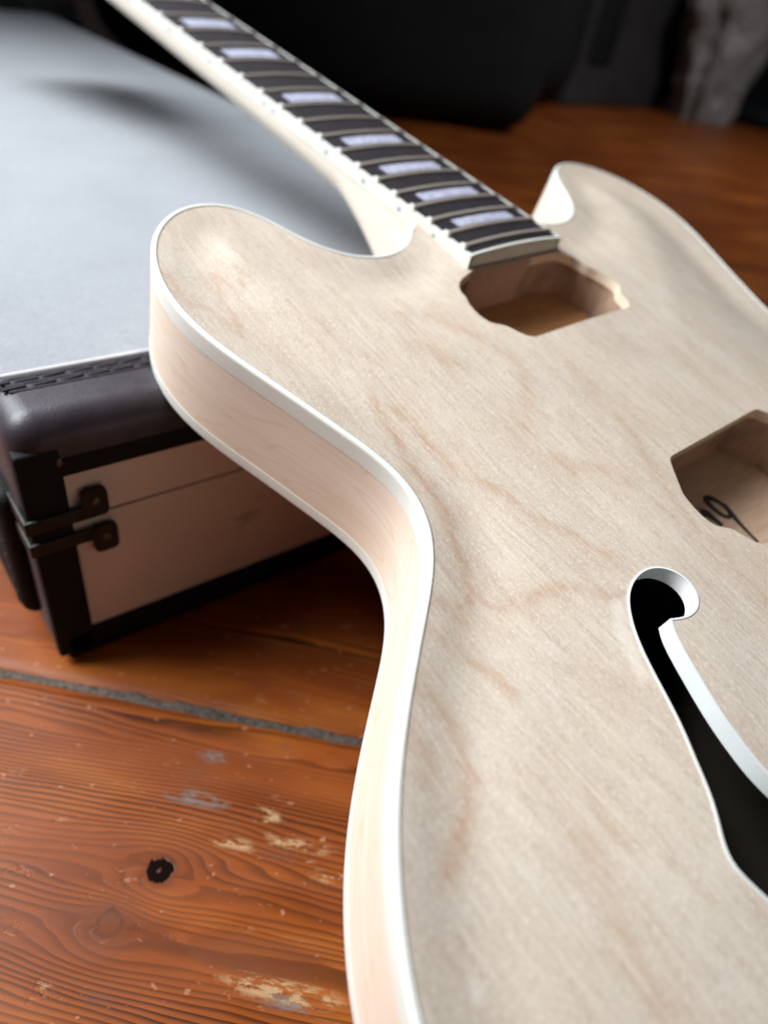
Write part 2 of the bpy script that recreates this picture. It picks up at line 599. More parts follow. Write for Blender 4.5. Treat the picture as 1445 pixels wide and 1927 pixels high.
ROUT_N = rout_poly(-.0225, [(-28, 21.0), (-36.5, 18.6), (-39.4, 13.5)])
ROUT_B = rout_poly(-.1306)
fl = [(-127.1, -196.5), (-125.6, -194.8), (-123.2, -192.2), (-120.0, -188.7), (-117.8, -185.8), (-115.9, -182.3), (-114.1, -178.9), (-111.7, -175.1), (-108.8, -169.8), (-106.6, -164.8), (-104.5, -160.0), (-102.6, -155.7), (-100.6, -151.6), (-97.8, -147.1), (-95.4, -143.9), (-92.2, -140.5), (-88.5, -137.7), (-82.8, -136.0), (-78.1, -136.0), (-74.4, -137.3), (-71.8, -140.0), (-70.0, -143.7), (-70.1, -147.5), (-71.9, -150.7), (-74.4, -152.6), (-78.4, -153.6), (-82.7, -152.7), (-86.1, -150.6), (-87.3, -150.8), (-89.7, -154.7), (-91.9, -160.0), (-94.2, -165.2), (-95.9, -169.9), (-97.8, -174.7), (-99.3, -180.4), (-100.4, -186.2), (-101.0, -191.5), (-100.6, -197), (-99.4, -203)]
fc = np.array([(-127.3 - 98.6) / 2, (-198.2 - 206.0) / 2])
fa = np.array(fl)
fb_ = 2 * fc - fa
FH = resample(np.vstack([fa, fb_]) * 1e-3, .0016, True)
# keep the sharp nicks while smoothing the rest
sharp = np.zeros(len(FH), bool)
for p in ((-87.0, -150.4), tuple(2 * fc - np.array((-87.0, -150.4)))):
    sharp[np.argmin(np.linalg.norm(FH - np.array(p) * 1e-3, axis=1))] = True
FH = smooth_closed(FH, 9, sharp)
FH_T = FH * [-1, 1]


def grow(P, d):
    n = normals2d(P, True)
    area = .5 * np.sum(P[:, 0] * np.roll(P[:, 1], -1) - np.roll(P[:, 0], -1) * P[:, 1])
    return P - n * d if area > 0 else P + n * d


EDGE_B = .0019     # binding width seen on the top
inset = OUT + NRM * (EDGE_B + .00022)
FB_W = .0006
holes = [ROUT_N, ROUT_B, grow(FH, FB_W), grow(FH_T, FB_W)]


def fill(loops, step, fine=None):
    vs_, es = [], []
    for L in loops:
        b = len(vs_)
        vs_ += [Vector((float(p[0]), float(p[1]))) for p in L]
        es += [(b + i, b + (i + 1) % len(L)) for i in range(len(L))]
    O = loops[0]
    if step:
        pts = []
        xs = np.arange(O[:, 0].min(), O[:, 0].max(), step)
        ys = np.arange(O[:, 1].min(), O[:, 1].max(), step)
        gx, gy = np.meshgrid(xs, ys)
        gx = gx + (np.arange(len(ys)) % 2)[:, None] * step / 2
        G = np.column_stack([gx.ravel(), gy.ravel()])
        if fine:
            x0, x1, y0, y1, st = fine
            G = G[~((G[:, 0] > x0) & (G[:, 0] < x1) & (G[:, 1] > y0) & (G[:, 1] < y1))]
            xs = np.arange(x0, x1, st); ys = np.arange(y0, y1, st)
            gx, gy = np.meshgrid(xs, ys)
            gx = gx + (np.arange(len(ys)) % 2)[:, None] * st / 2
            G = np.vstack([G, np.column_stack([gx.ravel(), gy.ravel()])])
        k = in_poly(G, O)
        for h in loops[1:]:
            k &= ~in_poly(G, h)
        G = G[k]
        for L in loops:
            G = G[seg_dist(G, L, np.roll(L, -1, 0)) > step * .35]
        vs_ += [Vector((float(p[0]), float(p[1]))) for p in G]
    ov, oe, of, *_ = delaunay_2d_cdt(vs_, es, [], 0, 1e-7)
    P = np.array([(v.x, v.y) for v in ov])
    F = np.array([tuple(f) for f in of if len(f) == 3])
    C = P[F].mean(1)
    k = in_poly(C, O)
    for h in loops[1:]:
        k &= ~in_poly(C, h)
    F = F[k]
    a = P[F]
    cr = (a[:, 1, 0] - a[:, 0, 0]) * (a[:, 2, 1] - a[:, 0, 1]) - (a[:, 1, 1] - a[:, 0, 1]) * (a[:, 2, 0] - a[:, 0, 0])
    F[cr < 0] = F[cr < 0][:, ::-1]
    return P, F


# --- top plate with its wood figure
P, F = fill([inset] + holes, .0042, (-.2, -.04, -.24, .075, .0021))
Z = height(P)
top = mesh_ob('body_top', np.column_stack([P, Z - .00012]), F, M['top'], guitar)
streaks = {
 'A': ([[-109.8, -42.0], [-111.5, -56.5], [-113.9, -69.6], [-115.5, -81.2], [-117.7, -90.1], [-120.3, -98.2], [-125.1, -107.2], [-129.0, -113.0], [-133.7, -117.3]], 1.5, .8),
 'B': ([[-106.9, -46.6], [-103.5, -56.4], [-103.2, -65.5], [-103.2, -74.4], [-100.9, -84.5], [-96.1, -93.4], [-93.7, -102.6], [-90.7, -112.9], [-87.4, -123.2], [-83.0, -134.0]], 1.6, .7),
 'A2': ([[-113.9, -69.6], [-115.0, -79.2], [-116.5, -82.0]], 3.2, .8),
 'B2': ([[-103.2, -70.4], [-101.9, -80.5]], 3.4, .5),
 'C': ([[-74.0, -12.3], [-78.2, -25.0], [-77.3, -36.4], [-74.8, -42.1]], 2.4, .5),
 'D': ([[-63.8, -17.0], [-55.9, -28.4], [-51.1, -42.8], [-50.1, -51.2], [-53.8, -59.6], [-57.1, -64.1], [-64.0, -72.3], [-71.2, -76.4]], 2.6, .5),
 'D2': ([[-64.0, -72.3], [-70.2, -76.4]], 5.0, .4),
 'E': ([[-72.0, -89.9], [-70.8, -98.9], [-64.6, -98.1], [-59.2, -103.1], [-55.9, -110.1]], 2.8, .5),
 'F': ([[-128.2, -114.1], [-122.6, -122.3], [-117.7, -125.7], [-112.6, -124.9], [-99.0, -129.3], [-94.2, -136.6]], 2.0, .6),
 'G': ([[-147.4, -116.0], [-145.1, -122.0], [-140.6, -129.2], [-139.2, -136.1], [-140.3, -142.0]], 1.0, .7),
 'H': ([[-159.2, -125.9], [-156.7, -133.0], [-156.7, -139.2], [-158.3, -144.4], [-162.1, -149.8], [-165.7, -155.0], [-168.9, -158.9], [-174.7, -161.3], [-179.5, -162.1]], 1.7, .85),
 'I': ([[-166.0, -135.1], [-167.9, -141.0], [-170.7, -144.5]], 2.6, .45),
 'J': ([[-141.1, -169.7], [-142.7, -174.4], [-143.1, -178.7]], 2.0, .55),
 'K': ([[-141.3, -109.6], [-136.9, -115.4], [-135.6, -118.9]], 2.2, .6),
 'L': ([[-142.5, 32.7], [-141.7, 24.2], [-139.5, 16.3], [-136.7, 11.2], [-134.8, 7.3], [-134.2, 1.2], [-133.8, -5.9]], 1.0, .55),
 'L2': ([[-133.5, 4.0], [-133.0, -3.0]], 2.4, .65),
 'M': ([[-128.3, 28.0], [-128.7, 21.1], [-130.4, 14.4], [-131.2, 6.4], [-131.8, -1.7]], 1.3, .6),
 'N': ([[-127.8, 26.5], [-122.9, 15.8], [-118.9, 22.1], [-118.6, 28.7]], 1.2, .5),
 'O': ([[-30, -60], [-36, -95], [-48, -128], [-52, -170]], 2.0, .45),
 'P': ([[-150, -175], [-158, -190], [-160, -210]], 3.0, .45),
}
st_ = np.zeros(len(P))
wob = np.array([[noise.noise((p[0] * 130, p[1] * 130, .3)), noise.noise((p[0] * 130, p[1] * 130, 7.3))] for p in P])
for L, w, a in streaks.values():
    L = np.array(L) * 1e-3
    d = seg_dist(P + wob * .0022, L[:-1], L[1:])
    st_ = np.maximum(st_, a * np.clip(1.25 * np.exp(-(d / (w * .95e-3)) ** 2), 0, 1) + .14 * a * np.exp(-(d / (w * 3.0e-3)) ** 2))
smear = np.zeros(len(P))
for L, w, a in (([[-95, -139], [-99.5, -144], [-103.5, -150], [-106.5, -157]], 1.5, 1.0), ([[-145.5, -163.0], [-146.2, -164.4]], .7, 1.0),
                ([[-186, -178], [-187, -181]], .9, .8), ([[-109, -33], [-112, -27]], .8, .4), ([[-70, -118], [-72, -122]], .6, .6)):
    L = np.array(L) * 1e-3
    d = seg_dist(P + wob * .0016, L[:-1], L[1:])
    smear = np.maximum(smear, a * np.clip((w * 1.5e-3 - d) / (w * .5e-3), 0, 1))
at = top.data.attributes.new('smear', 'FLOAT', 'POINT')
at.data.foreach_set('value', smear.astype(np.float32))
at = top.data.attributes.new('streak', 'FLOAT', 'POINT')
at.data.foreach_set('value', st_.astype(np.float32))


def wall(name, loop, ztop, zbot, mat, parent, flip=False):
    n = len(loop)
    zt = np.broadcast_to(ztop, (n,))
    zb = np.broadcast_to(zbot, (n,))
    v = np.vstack([np.column_stack([loop, zt]), np.column_stack([loop, zb])])
    f = [(i, (i + 1) % n, n + (i + 1) % n, n + i) for i in range(n)]
    if flip:
        f = [q[::-1] for q in f]
    return mesh_ob(name, v, f, mat, parent, True, 45)


M['ply'] = mat_grainy('ply_edge', (.66, .50, .36), (.80, .66, .50), (60, 60, 1400), .6)
for L in (ROUT_N, ROUT_B):
    zt = height(L) - .00012
    wall('rout_edge', L, zt, zt - .0045, M['ply'], top)

# --- rim: binding, side, binding
nO = len(OUT)


def sweep(name, prof, mat):
    k = len(prof)
    v = []
    for i in range(nO):
        for o_, z in prof:
            q = OUT[i] + NRM[i] * o_
            v.append((q[0], q[1], z))
    return mesh_ob(name, v, [f[::-1] for f in grid_faces(nO, k)], mat, guitar, True, 50)


sweep('top_binding', [(.0019, -.0045), (.0019, -.0003), (.0018, -.00018), (.0011, -.00020), (.0006, -.00032), (.00022, -.0006), (.00005, -.0010), (0, -.0016), (0, -.0071), (.0006, -.0071)], M['binding'])
sweep('body_side', [(.00012, -.0069), (.00012, -.0150), (.00012, -.0250), (.00012, -.0330), (.00012, -.0395)], M['side'])
sweep('back_binding', [(.0006, -.0393), (0, -.0393), (0, -.0436), (.0001, -.0442), (.0004, -.0447), (.0010, -.0450), (.0030, -.0450)], M['binding'])
P2, F2 = fill([OUT + NRM * .0028], .02)
mesh_ob('body_back', np.column_stack([P2, np.full(len(P2), -.0450)]), F2[:, ::-1], M['side'], guitar)
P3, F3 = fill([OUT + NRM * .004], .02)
mesh_ob('interior_shade_sheet', np.column_stack([P3, np.full(len(P3), -.0405)]), F3, M['inner'], guitar)  # added dark sheet, stands for the shade seen through the f-holes
# sides of the centre block, in the colour that paints the interior shade
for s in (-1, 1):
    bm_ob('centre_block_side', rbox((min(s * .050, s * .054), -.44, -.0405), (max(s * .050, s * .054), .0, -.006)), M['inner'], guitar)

# --- f-holes
for L in (FH, FH_T):
    outer = grow(L, FB_W)
    zo = height(outer); zi = height(L)
    n = len(L)
    inn2 = grow(L, -.00002)
    v = np.vstack([np.column_stack([outer, zo - .0006]), np.column_stack([outer, zo + .00010]), np.column_stack([L, zi + .00010]), np.column_stack([L, zi - .0056]), np.column_stack([outer, zi - .0056])])
    f = []
    for r in range(4):
        f += [(r * n + i, r * n + (i + 1) % n, (r + 1) * n + (i + 1) % n, (r + 1) * n + i) for i in range(n)]
    mesh_ob('f_hole_binding', v, f, M['fbinding'], guitar, True, 40)

# --- pickup cavities
CAVZ = -.0195


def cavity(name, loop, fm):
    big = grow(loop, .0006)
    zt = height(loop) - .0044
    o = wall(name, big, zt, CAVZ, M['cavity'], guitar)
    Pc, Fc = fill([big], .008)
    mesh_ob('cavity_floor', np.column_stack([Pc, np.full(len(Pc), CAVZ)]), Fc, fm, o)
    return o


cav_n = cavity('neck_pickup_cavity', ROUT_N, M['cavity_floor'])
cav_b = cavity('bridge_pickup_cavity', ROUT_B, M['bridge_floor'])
bm_ob('neck_tenon', rbox((-.0270, -.0020, CAVZ), (.0100, .02, .0028), .0008, 2), M['tenon'], guitar)


def ribbon(pts, w):
    Q = np.array(pts, float) * 1e-3
    # smooth the polyline
    s = np.linspace(0, 1, len(Q)); t = np.linspace(0, 1, 40)
    Q = np.column_stack([np.interp(t, s, Q[:, i]) for i in (0, 1)])
    for _ in range(14):
        Q[1:-1] = .25 * Q[:-2] + .5 * Q[1:-1] + .25 * Q[2:]
    n = normals2d(Q, False)
    ww = w * 1e-3 * (1 + .25 * np.sin(np.linspace(0, 5, 40)))
    a = Q + n * ww[:, None] / 2; b = Q - n * ww[:, None] / 2
    return a, b


v, f = [], []
for pts, w in (([(7.5, -131.5), (5.0, -124.3), (1.2, -124.6), (.6, -129), (2.0, -134.5), (5.2, -135.8), (7.2, -131.5)], 2.2),
               ([(7.4, -130), (6.6, -134), (5.6, -139), (4.8, -148.6)], 2.3),
               ([(-6.2, -127.4), (-4.2, -129.4), (-3.6, -132), (-3.0, -136.2)], 3.2)):
    a, b = ribbon(pts, w)
    k = len(v)
    for i in range(len(a)):
        v += [(a[i][0], a[i][1], CAVZ + .00015), (b[i][0], b[i][1], CAVZ + .00015)]
    f += [(k + 2 * i, k + 2 * i + 1, k + 2 * i + 3, k + 2 * i + 2) for i in range(len(a) - 1)]
mesh_ob('marker_writing', v, f, M['ink'], cav_b, False)

# --- neck (board coordinates: y = distance from the bridge line)
NA = math.radians(5.5)
SC = .628
YEND = SC * 2 ** (-22 / 12) - .0065


def fy(n):
    return SC * 2 ** (-n / 12)


def B(x, y, z):
    dy = y - YEND; dz = z + .0098
    return (x, dy * math.cos(NA) + dz * math.sin(NA), -dy * math.sin(NA) + dz * math.cos(NA))


def hw(y):
    y22 = fy(22)
    return .0285 + (.0217 - .0285) * (y - y22) / (SC - y22)


RAD = .3048


def drop(x):
    return -x * x / 2 / RAD


BT = .0058          # board thickness at the edge
# fretboard slab
ys = np.linspace(YEND + .0016, SC, 40)
v = []
nx = 13
for y in ys:
    w = hw(y) - .0017
    for j in range(nx):
        x = -w + 2 * w * j / (nx - 1)
        v.append(B(x, y, drop(x)))
mesh_ob('fretboard', v, [q[::-1] for q in grid_faces(len(ys), nx)], M['board'], guitar)
# binding along both edges and over the end
v, f = [], []


def add_hex(p8):
    k = len(v)
    v.extend(p8)
    f.extend([(k, k + 1, k + 2, k + 3), (k + 7, k + 6, k + 5, k + 4), (k, k + 4, k + 5, k + 1), (k + 1, k + 5, k + 6, k + 2), (k + 2, k + 6, k + 7, k + 3), (k + 3, k + 7, k + 4, k)])


def edge_piece(s, ya, yb, z_hi, z_lo, inn, outn):
    pts = []
    for z in (z_hi, z_lo):
        for (y, o) in ((ya, outn), (yb, outn), (yb, inn), (ya, inn)):
            w = hw(y)
            x = s * (w - o)
            pts.append(B(x, y, drop(w) + z))
    add_hex(pts if s < 0 else pts)


bind_obs = []
for s in (-1, 1):
    v, f = [], []
    for i in range(len(ys) - 1):
        edge_piece(s, YEND if i == 0 else ys[i], ys[i + 1], .0001, -BT, .0018, 0.0)
    for n in range(1, 23):
        y = fy(n)
        edge_piece(s, y - .0019, y + .0015, .0012 if s < 0 else .0004, .0, .0020, .0002)
        edge_piece(s, y - .0012, y + .0010, .0018 if s < 0 else .0006, .0, .0019, .0006)
    bo = mesh_ob('fretboard_binding', v, f, M['binding'], guitar, False)
    bind_obs.append(bo)
v, f = [], []
nx = 15
k0 = []
for j in range(nx):
    w = hw(YEND)
    x = -w + 2 * w * j / (nx - 1)
    for (y, z) in ((YEND + .0016, drop(x)), (YEND + .0004, drop(x) + .00005), (YEND, drop(x) - .0004), (YEND, drop(w) - BT)):
        v.append(B(x, y, z))
mesh_ob('end_binding', v, grid_faces(nx, 4), M['binding'], guitar, True, 50)
# frets
prof = [(math.cos(a) * .00145, math.sin(a) * .0012) for a in np.linspace(0, math.pi, 8)]
for n in range(1, 23):
    y = fy(n); w = hw(y) - .0016
    v = []
    for j in range(13):
        x = -w + 2 * w * j / 12
        for py, pz in prof:
            v.append(B(x, y + py, drop(x) + pz - .00005))
    mesh_ob('fret', v, grid_faces(13, 8), M['fret'], guitar)
# block inlays
for n in (1, 3, 5, 7, 9, 12, 15, 17, 19, 21):
    y0 = fy(n); y1 = fy(n - 1)
    c = (y0 + y1) / 2; hh = (y1 - y0) * .26
    wi = hw(c) * .62
    v = []
    for yy, k in ((c - hh, .97), (c - hh * .8, 1.0), (c + hh * .8, 1.0), (c + hh, .97)):
        for j in range(9):
            x = (-wi + 2 * wi * j / 8) * k
            v.append(B(x, yy, drop(x) + .00012))
    mesh_ob('block_inlay', v, [q[::-1] for q in grid_faces(4, 9)], M['pearl'], guitar)
# side dots on the bass edge
for n, offs in ((3, (0,)), (5, (0,)), (7, (0,)), (9, (0,)), (12, (-.0045, .0045)), (15, (0,)), (17, (0,)), (19, (0,)), (21, (0,))):
    for o_ in offs:
        y = (fy(n) + fy(n - 1)) / 2 + o_
        w = hw(y)
        v = [B(-w - .00012, y + .0009 * math.cos(a), drop(w) - BT * .55 + .0009 * math.sin(a)) for a in np.linspace(0, 2 * math.pi, 12, endpoint=False)]
        v = [B(-w - .00015, y, drop(w) - BT * .55)] + v
        mesh_ob('side_dot', v, [(0, 1 + (i + 1) % 12, 1 + i) for i in range(12)], M['dot'], bind_obs[0])
# neck shaft and heel
yn = np.r_[np.linspace(YEND + .010, .275, 46), np.linspace(.28, SC + .004, 30)]
Dk = [(.16, .0520), (.196, .0520), (.204, .0520), (.212, .0510), (.219, .0472), (.226, .0425), (.234, .0372), (.243, .0322), (.254, .0280), (.267, .0253), (.29, .0238), (.35, .0228), (.60, .0205), (.64, .0205)]
v = []
nj = 25
for y in yn:
    w = hw(y) - .00025
    D = np.interp(y, [d[0] for d in Dk], [d[1] for d in Dk])
    heel = np.clip((.262 - y) / .055, 0, 1)
    ex = 2.25 + 3.0 * heel
    z0 = drop(w) - BT + .0002
    for j in range(nj):
        a = math.pi * j / (nj - 1)
        cx = math.copysign(abs(math.cos(a)) ** (2 / ex), -math.cos(a))
        sz = abs(math.sin(a)) ** (2 / ex)
        ww = w * (1 - .10 * heel * sz ** 3)
        v.append(B(cx * ww, y, z0 - (D - BT) * sz))
mesh_ob('neck', v, grid_faces(len(yn), nj), M['neckwood'], guitar)
# headstock and nut (beyond the frame)
bm = rbox((-.021, 0, -.004), (.021, .005, .0035), .0006, 2)
for q in bm.verts:
    q.co = Vector(B(q.co.x, SC + .0002 + q.co.y, q.co.z))
bm_ob('nut', bm, M['binding'], guitar)
hs = [(-.021, 0), (-.024, .012), (-.036, .030), (-.040, .080), (-.044, .140), (-.040, .165), (-.020, .178), (0, .170), (.020, .178), (.040, .165), (.044, .140), (.040, .080), (.036, .030), (.024, .012), (.021, 0)]
v, f = [], []
t_ = math.radians(15)
for z in (-.004, -.018):
    for x, y in hs:
        v.append(B(x, SC + .004 + y * math.cos(t_), z - y * math.sin(t_)))
n = len(hs)
f = [tuple(range(n)), tuple(range(2 * n - 1, n - 1, -1))] + [(i, n + i, n + (i + 1) % n, (i + 1) % n) for i in range(n)]
mesh_ob('headstock', v, f, M['neckwood'], guitar, False)
bm = bmesh.new()
bmesh.ops.create_cone(bm, cap_ends=True, segments=20, radius1=.006, radius2=.0045, depth=.012)
for q in bm.verts:
    q.co = Vector((q.co.x, -.468 - .006 - q.co.z * -1, q.co.y - .022))
bm_ob('strap_button', bm, M['fret'], guitar)

# ================================================================== CASE
KX0, KX1 = .0312, .3895
KY0, KY1 = .2140, 1.30
KZ1 = .1204
YC = .2474                      # where the leather end stops on top
SEAM = .0743
case = empty('guitar_case', ((KX0 + KX1) / 2, (KY0 + KY1) / 2, 0))
tag(case, 'tweed guitar case with dark stitched leather end and metal corner latch', 'guitar case')
case_inv = Matrix.Translation(-case.location)


def cp(o):
    o.parent = case
    o.matrix_parent_inverse = case_inv
    return o


def mat_tweed(name, a, b):
    t = NT(name)
    wx = t.n('ShaderNodeTexWave', wave_type='BANDS', bands_direction='X')
    wx.inputs['Scale'].default_value = 330; wx.inputs['Distortion'].default_value = 1.2; wx.inputs['Detail'].default_value = 2
    wy = t.n('ShaderNodeTexWave', wave_type='BANDS', bands_direction='DIAGONAL')
    wy.inputs['Scale'].default_value = 330; wy.inputs['Distortion'].default_value = 1.2; wy.inputs['Detail'].default_value = 2
    c = t.coords()
    t.l(c, wx.inputs['Vector']); t.l(c, wy.inputs['Vector'])
    w = t.math('MULTIPLY', wx.outputs['Fac'], wy.outputs['Fac'])
    nz = t.noise(c, 900, 3, .6)
    big = t.noise(c, 14, 4, .6)
    w2 = t.math('ADD', t.math('MULTIPLY', w, .5), t.math('MULTIPLY', nz, .5))
    col = t.ramp(w2, [(.22, a), (.62, b)])
    col = t.mix(t.ramp(big, [(.45, 0.0), (.75, .25)]), col, tuple(x * .72 for x in a))
    stain = t.noise(t.coords((30, 30, 70)), 1.0, 3, .6)
    col = t.mix(t.ramp(stain, [(.66, 0.0), (.74, .45)]), col, (.20, .14, .11))
    return t.set(base=col, rough=.85, spec=.22, normal=t.bump(w2, .9, .0005), sheen=.15)


M['tweed'] = mat_tweed('cool_lit_tweed', (.22, .228, .245), (.42, .43, .45))  # lid copy of the case cloth, cool daylight put into its colour
M['tweed_front'] = mat_tweed('bounce_warmed_tweed', (.70, .56, .45), (.90, .76, .64))  # front copy of the same cloth, warm floor bounce put into its colour
M['leather'] = mat_plain('dark_leather', (.036, .028, .035), .42, .42, .30, 90, .40)
M['leather_black'] = mat_plain('black_leather', (.007, .0065, .007), .7, .16, .2, 90, .3)
M['thread'] = mat_plain('dark_thread', (.018, .015, .018), .7, .3, .2, 300, .3)
M['brass'] = mat_plain('tarnished_brass', (.020, .018, .014), .50, .4, .4, 200, .2, .5)
M['rivet'] = mat_plain('worn_rivet', (.10, .075, .05), .42, .5, .3, 300, .1, .6)
M['piping'] = mat_plain('pale_piping', (.55, .53, .50), .6, .3, .1, 200, .2)

R1 = .011
shell = cp(bm_ob('case_shell', rbox((KX0 + .0009, KY0 + .0030, .0), (KX1 - .0009, KY1, KZ1 - .0009), R1, 5), M['tweed'], None, True, 60))


def boolean(o, cutters):
    for c in cutters:
        md = o.modifiers.new('cut', 'BOOLEAN')
        md.operation = 'DIFFERENCE'; md.object = c; md.solver = 'EXACT'
    dg = bpy.context.evaluated_depsgraph_get()
    me = bpy.data.meshes.new_from_object(o.evaluated_get(dg))
    o.modifiers.clear()
    o.data = me
    for c in cutters:
        bpy.data.objects.remove(c)
    me.polygons.foreach_set('use_smooth', [True] * len(me.polygons))
    me.set_sharp_from_angle(angle=math.radians(38))
    return o


# leather end with a window for the cloth panel
FX0, FX1, FZ0, FZ1 = .0463, .3745, .0138, .0966
end = cp(bm_ob('leather_end', rbox((KX0, KY0, .0003), (KX1, YC + .05, KZ1), R1, 6), M['leather']))
cuts = [bm_ob('cut', rbox((FX0, KY0 - .01, FZ0), (FX1, KY0 + .0026, FZ1), .0012, 2), None),
        bm_ob('cut', rbox((KX0 - .1, YC, -.1), (KX1 + .1, YC + .2, .3)), None)]
bpy.context.view_layer.update()
boolean(end, cuts)
# black inner frame round the cloth panel
for lo, hi in (((KX0 + .0004, KY0 - .0006, .004), (FX0 + .0004, KY0 + .006, .1085)),
               ((KX0 + .004, KY0 - .0006, .0008), (KX1 - .004, KY0 + .006, FZ0 + .0012)),
               ((FX0 - .002, KY0 - .0005, FZ1 - .0008), (KX1 - .012, KY0 + .006, .1045)),
               ((FX1 - .0004, KY0 - .0006, .004), (KX1 - .0004, KY0 + .006, .1085))):
    cp(bm_ob('end_trim', rbox(lo, hi, .0014, 3), M['leather_black']))
lidp = cp(bm_ob('lid_cloth', rbox((FX0 - .001, KY0 + .0016, SEAM + .0004), (FX1 + .001, KY0 + .0042, FZ1 + .001), .0004, 1), M['tweed_front']))
basep = cp(bm_ob('base_cloth', rbox((FX0 - .001, KY0 + .0016, FZ0 - .001), (FX1 + .001, KY0 + .0042, SEAM - .0004), .0004, 1), M['tweed_front']))
cp(bm_ob('lid_seam', rbox((FX0, KY0 + .0022, SEAM - .0006), (FX1, KY0 + .0040, SEAM + .0006)), M['leather_black']))
# piping between leather and cloth on the lid
pv = []
pn = 8
xs = np.linspace(KX0 + .006, KX1 - .006, 40)
for x in xs:
    for a in np.linspace(0, 2 * math.pi, pn, endpoint=False):
        pv.append((x, YC + .0010 + .0013 * math.cos(a), KZ1 - .0006 + .0011 * math.sin(a)))
cp(mesh_ob('piping', pv, grid_faces(len(xs), pn, True), M['piping']))
# two rows of heavy stitching
sb = rbox((-.0041, -.0011, -.0005), (.0041, .0011, .0006), .0005, 2)
sm = bpy.data.meshes.new('stitch')
bmesh.ops.recalc_face_normals(sb, faces=sb.faces[:])
sb.to_mesh(sm); sb.free(); sm.materials.append(M['thread'])
for row, yy in ((0, YC - .0048), (1, YC - .0092)):
    x = KX0 + .006 + row * .004
    while x < KX1 - .01:
        o = bpy.data.objects.new('stitch', sm)
        COL.objects.link(o)
        o.location = (x, yy + random.uniform(-.0003, .0003), KZ1 + .0002)
        o.rotation_euler = (0, 0, random.uniform(.05, .22))
        cp(o)
        x += .0096 + random.uniform(-.0006, .0006)
# grooves either side of the stitching
for yy in (YC - .0026, YC - .0070, YC - .0115):
    cp(bm_ob('leather_ridge', rbox((KX0 + .008, yy - .0006, KZ1 - .001), (KX1 - .008, yy + .0006, KZ1 + .0005), .0003, 1), M['leather']))


# metal latch at the corner: two strapped tabs
def latch(zc, tabx, tabz, nm):
    bm = rbox((KX0 - .0012, KY0 - .0022, zc - .0030), (tabx, KY0 - .0004, zc + .0030), .0006, 2)
    st = cp(bm_ob('latch_strap', bm, M['brass']))
    bm = rbox((KX0 - .0013, KY0 - .0020, zc - .0030), (KX0 + .0004, KY0 + .022, zc + .0030), .0005, 2)
    o = bm_ob('latch_wrap', bm, M['brass']); o.parent = st
    bm = rbox((tabx - .0048, KY0 - .0030, tabz - .0066), (tabx + .0048, KY0 - .0004, tabz + .0066), 0)
    es = [e for e in bm.edges if abs(e.verts[0].co.y - e.verts[1].co.y) > .001]
    bmesh.ops.bevel(bm, geom=es, offset=.0026, segments=4, profile=.5, affect='EDGES')
    bmesh.ops.bevel(bm, geom=[e for e in bm.edges if e.verts[0].co.y < KY0 - .0025 and e.verts[1].co.y < KY0 - .0025], offset=.0005, segments=2, affect='EDGES')
    o = bm_ob('latch_tab', bm, M['brass']); o.parent = st
    bm = bmesh.new()
    bmesh.ops.create_uvsphere(bm, u_segments=16, v_segments=8, radius=.0019)
    for q in bm.verts:
        q.co = Vector((tabx + q.co.x, KY0 - .0030 + q.co.z * .6, tabz + .001 + q.co.y))
    o = bm_ob('rivet', bm, M['rivet']); o.parent = st


latch(.0785, .0552, .0826, 'upper')
latch(.0676, .0572, .0645, 'lower')
bm = bmesh.new()
bmesh.ops.create_uvsphere(bm, u_segments=12, v_segments=8, radius=.0012)
for q in bm.verts:
    q.co = Vector((.0458 + q.co.x, KY0 - .0008 + q.co.z * .6, .1030 + q.co.y * 1.6))
cp(bm_ob('corner_rivet', bm, M['rivet']))
# stitched leather patch on the long side near the corner
cp(bm_ob('side_patch', rbox((KX0 - .0062, KY0 + .016, .016), (KX0 + .004, KY0 + .085, .082), .006, 4), M['leather_black']))
for k in range(8):
    o = bpy.data.objects.new('stitch', sm)
    COL.objects.link(o)
    o.location = (KX0 - .0060, KY0 + .0245, .024 + k * .0072)
    o.rotation_euler = (0, math.pi / 2, .1)
    o.scale = (.8, 1, 1)
    cp(o)

# ================================================================== BACKGROUND THINGS
M['blackcloth'] = mat_plain('black_nylon', (.0055, .0065, .0075), .75, .25, .3, 30, .4)
M['darkgrey'] = mat_plain('dark_grey_panel', (.030, .028, .030), .8, .2, .25, 12, .2)


def soft_box(name, p0, p1, depth, h, mat, bulge=.05, r=.10):
    """upright padded box whose near bottom edge runs p0 -> p1"""
    p0 = Vector((*p0, 0)); p1 = Vector((*p1, 0))
    d = (p1 - p0); L = d.length; d.normalize()
    nrm = Vector((-d.y, d.x, 0))
    if nrm.dot(-p0) > 0:
        nrm = -nrm                   # away from the viewer
    bm = rbox((0, 0, 0), (L, depth, h), r, 6)
    bmesh.ops.subdivide_edges(bm, edges=[e for e in bm.edges if e.calc_length() > .12], cuts=6, use_grid_fill=True)
    for q in bm.verts:
        c = q.co.copy()
        k = noise.noise(c * 4.0) * bulge * .5
        q.co += Vector((0, k - bulge * math.sin(math.pi * min(1, max(0, c.x / L))) * (1 if c.y < depth / 2 else -1) * .4 * min(1, c.z / .15), 0))
        q.co.z = max(q.co.z, 0.0)
    mtx = Matrix((( d.x, nrm.x, 0, p0.x), (d.y, nrm.y, 0, p0.y), (0, 0, 1, 0), (0, 0, 0, 1)))
    bmesh.ops.transform(bm, matrix=mtx, verts=bm.verts[:])
    return bm_ob(name, bm, mat, None, True, None)


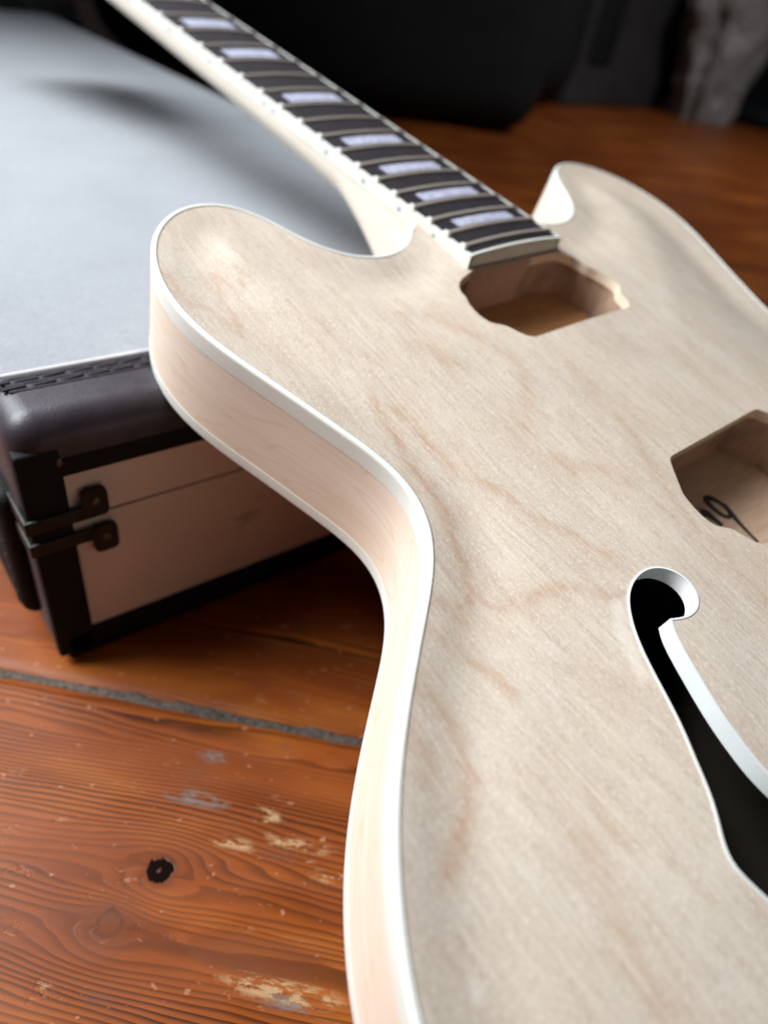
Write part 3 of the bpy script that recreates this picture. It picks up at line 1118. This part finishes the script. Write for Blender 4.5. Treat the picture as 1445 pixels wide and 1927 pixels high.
bag = empty('gig_bag', (1.2, 1.6, 0))
tag(bag, 'big black padded bag standing behind the guitar neck', 'bag')
binv = Matrix.Translation(-bag.location)
b1 = soft_box('bag_body', (.60, 1.74), (1.70, 1.30), .30, .95, M['blackcloth'], .05, .11)
b1.parent = bag; b1.matrix_parent_inverse = binv
b2 = soft_box('front_pocket', (.64, 1.40), (1.24, 1.03), .34, .60, M['blackcloth'], .04, .08)
b2.parent = bag; b2.matrix_parent_inverse = binv

cab = empty('speaker_cabinet', (1.95, 1.45, 0))
tag(cab, 'dark grey cabinet with black slot beside the plastic sack', 'cabinet')
cinv = Matrix.Translation(-cab.location)
c1 = bm_ob('cabinet_body', rbox((1.74, 1.40, 0), (2.22, 1.80, .8), .012, 3), M['darkgrey'])
c2 = bm_ob('handle_recess', rbox((1.80, 1.392, .10), (1.90, 1.41, .34), .006, 2), M['blackcloth'])
for o in (c1, c2):
    o.parent = cab; o.matrix_parent_inverse = cinv

blk = empty('black_box', (2.75, 1.45, 0))  # unidentified dark object, modelled as a plain black box
tag(blk, 'black box-like object at the right edge behind the plastic sack', 'box')
kinv = Matrix.Translation(-blk.location)
k1 = bm_ob('box_body', rbox((2.50, 1.30, 0), (3.10, 1.62, .75), .03, 4), M['blackcloth'])
k2 = bm_ob('dark_lump', rbox((2.36, 1.12, 0), (2.56, 1.26, .05), .02, 4), M['blackcloth'])  # low dark shape of unknown identity
for o in (k1, k2):
    o.parent = blk; o.matrix_parent_inverse = kinv


def mat_plastic(name, c, al):
    t = NT(name)
    nz = t.noise(t.coords(), 9, 4, .6)
    col = t.ramp(nz, [(.3, tuple(x * .55 for x in c)), (.7, c)])
    return t.set(base=col, rough=.28, spec=.6, trans=al, normal=t.bump(t.noise(t.coords(), 30, 5, .7, 1.0), .8, .02))


M['sack'] = mat_plastic('clear_plastic', (.46, .44, .41), .25)


def crumpled(name, c, rx, ry, h, seed, label):
    nu, nv = 56, 40
    v = []
    for i in range(nv):
        t = i / (nv - 1)
        prof = (math.sin(math.pi * min(1, t * 1.0) * .5 + .55)) * (1 - .25 * t) if t < .97 else .02
        for j in range(nu):
            a = 2 * math.pi * j / nu
            p = Vector((math.cos(a) * 1.6, math.sin(a) * 1.6, t * 3 + seed))
            k = 1 + .34 * (abs(noise.noise(p * 1.6)) - .25) + .22 * (abs(noise.noise(p * 4.1)) - .25) + .10 * noise.noise(p * 9)
            v.append((math.cos(a) * rx * prof * k, math.sin(a) * ry * prof * k, max(0, h * t + .03 * noise.noise(p * 3) * t)))
    v.append((0, 0, h)); v.append((0, 0, 0.002))
    f = grid_faces(nv, nu, True)
    f += [((nv - 1) * nu + j, (nv - 1) * nu + (j + 1) % nu, nv * nu) for j in range(nu)]
    f += [((j + 1) % nu, j, nv * nu + 1) for j in range(nu)]
    o = mesh_ob(name, v, f, M['sack'], None, True, 50)
    o.location = c
    return tag(o, label, name.replace('_', ' '))


crumpled('plastic_sack', (2.24, 1.27, 0), .20, .14, .75, 1.0, 'crumpled clear plastic sack standing on the floor at right')
crumpled('plastic_wrap', (.52, 1.92, 0), .13, .09, .10, 6.0, 'crumpled clear plastic wrap beyond the far end of the case')
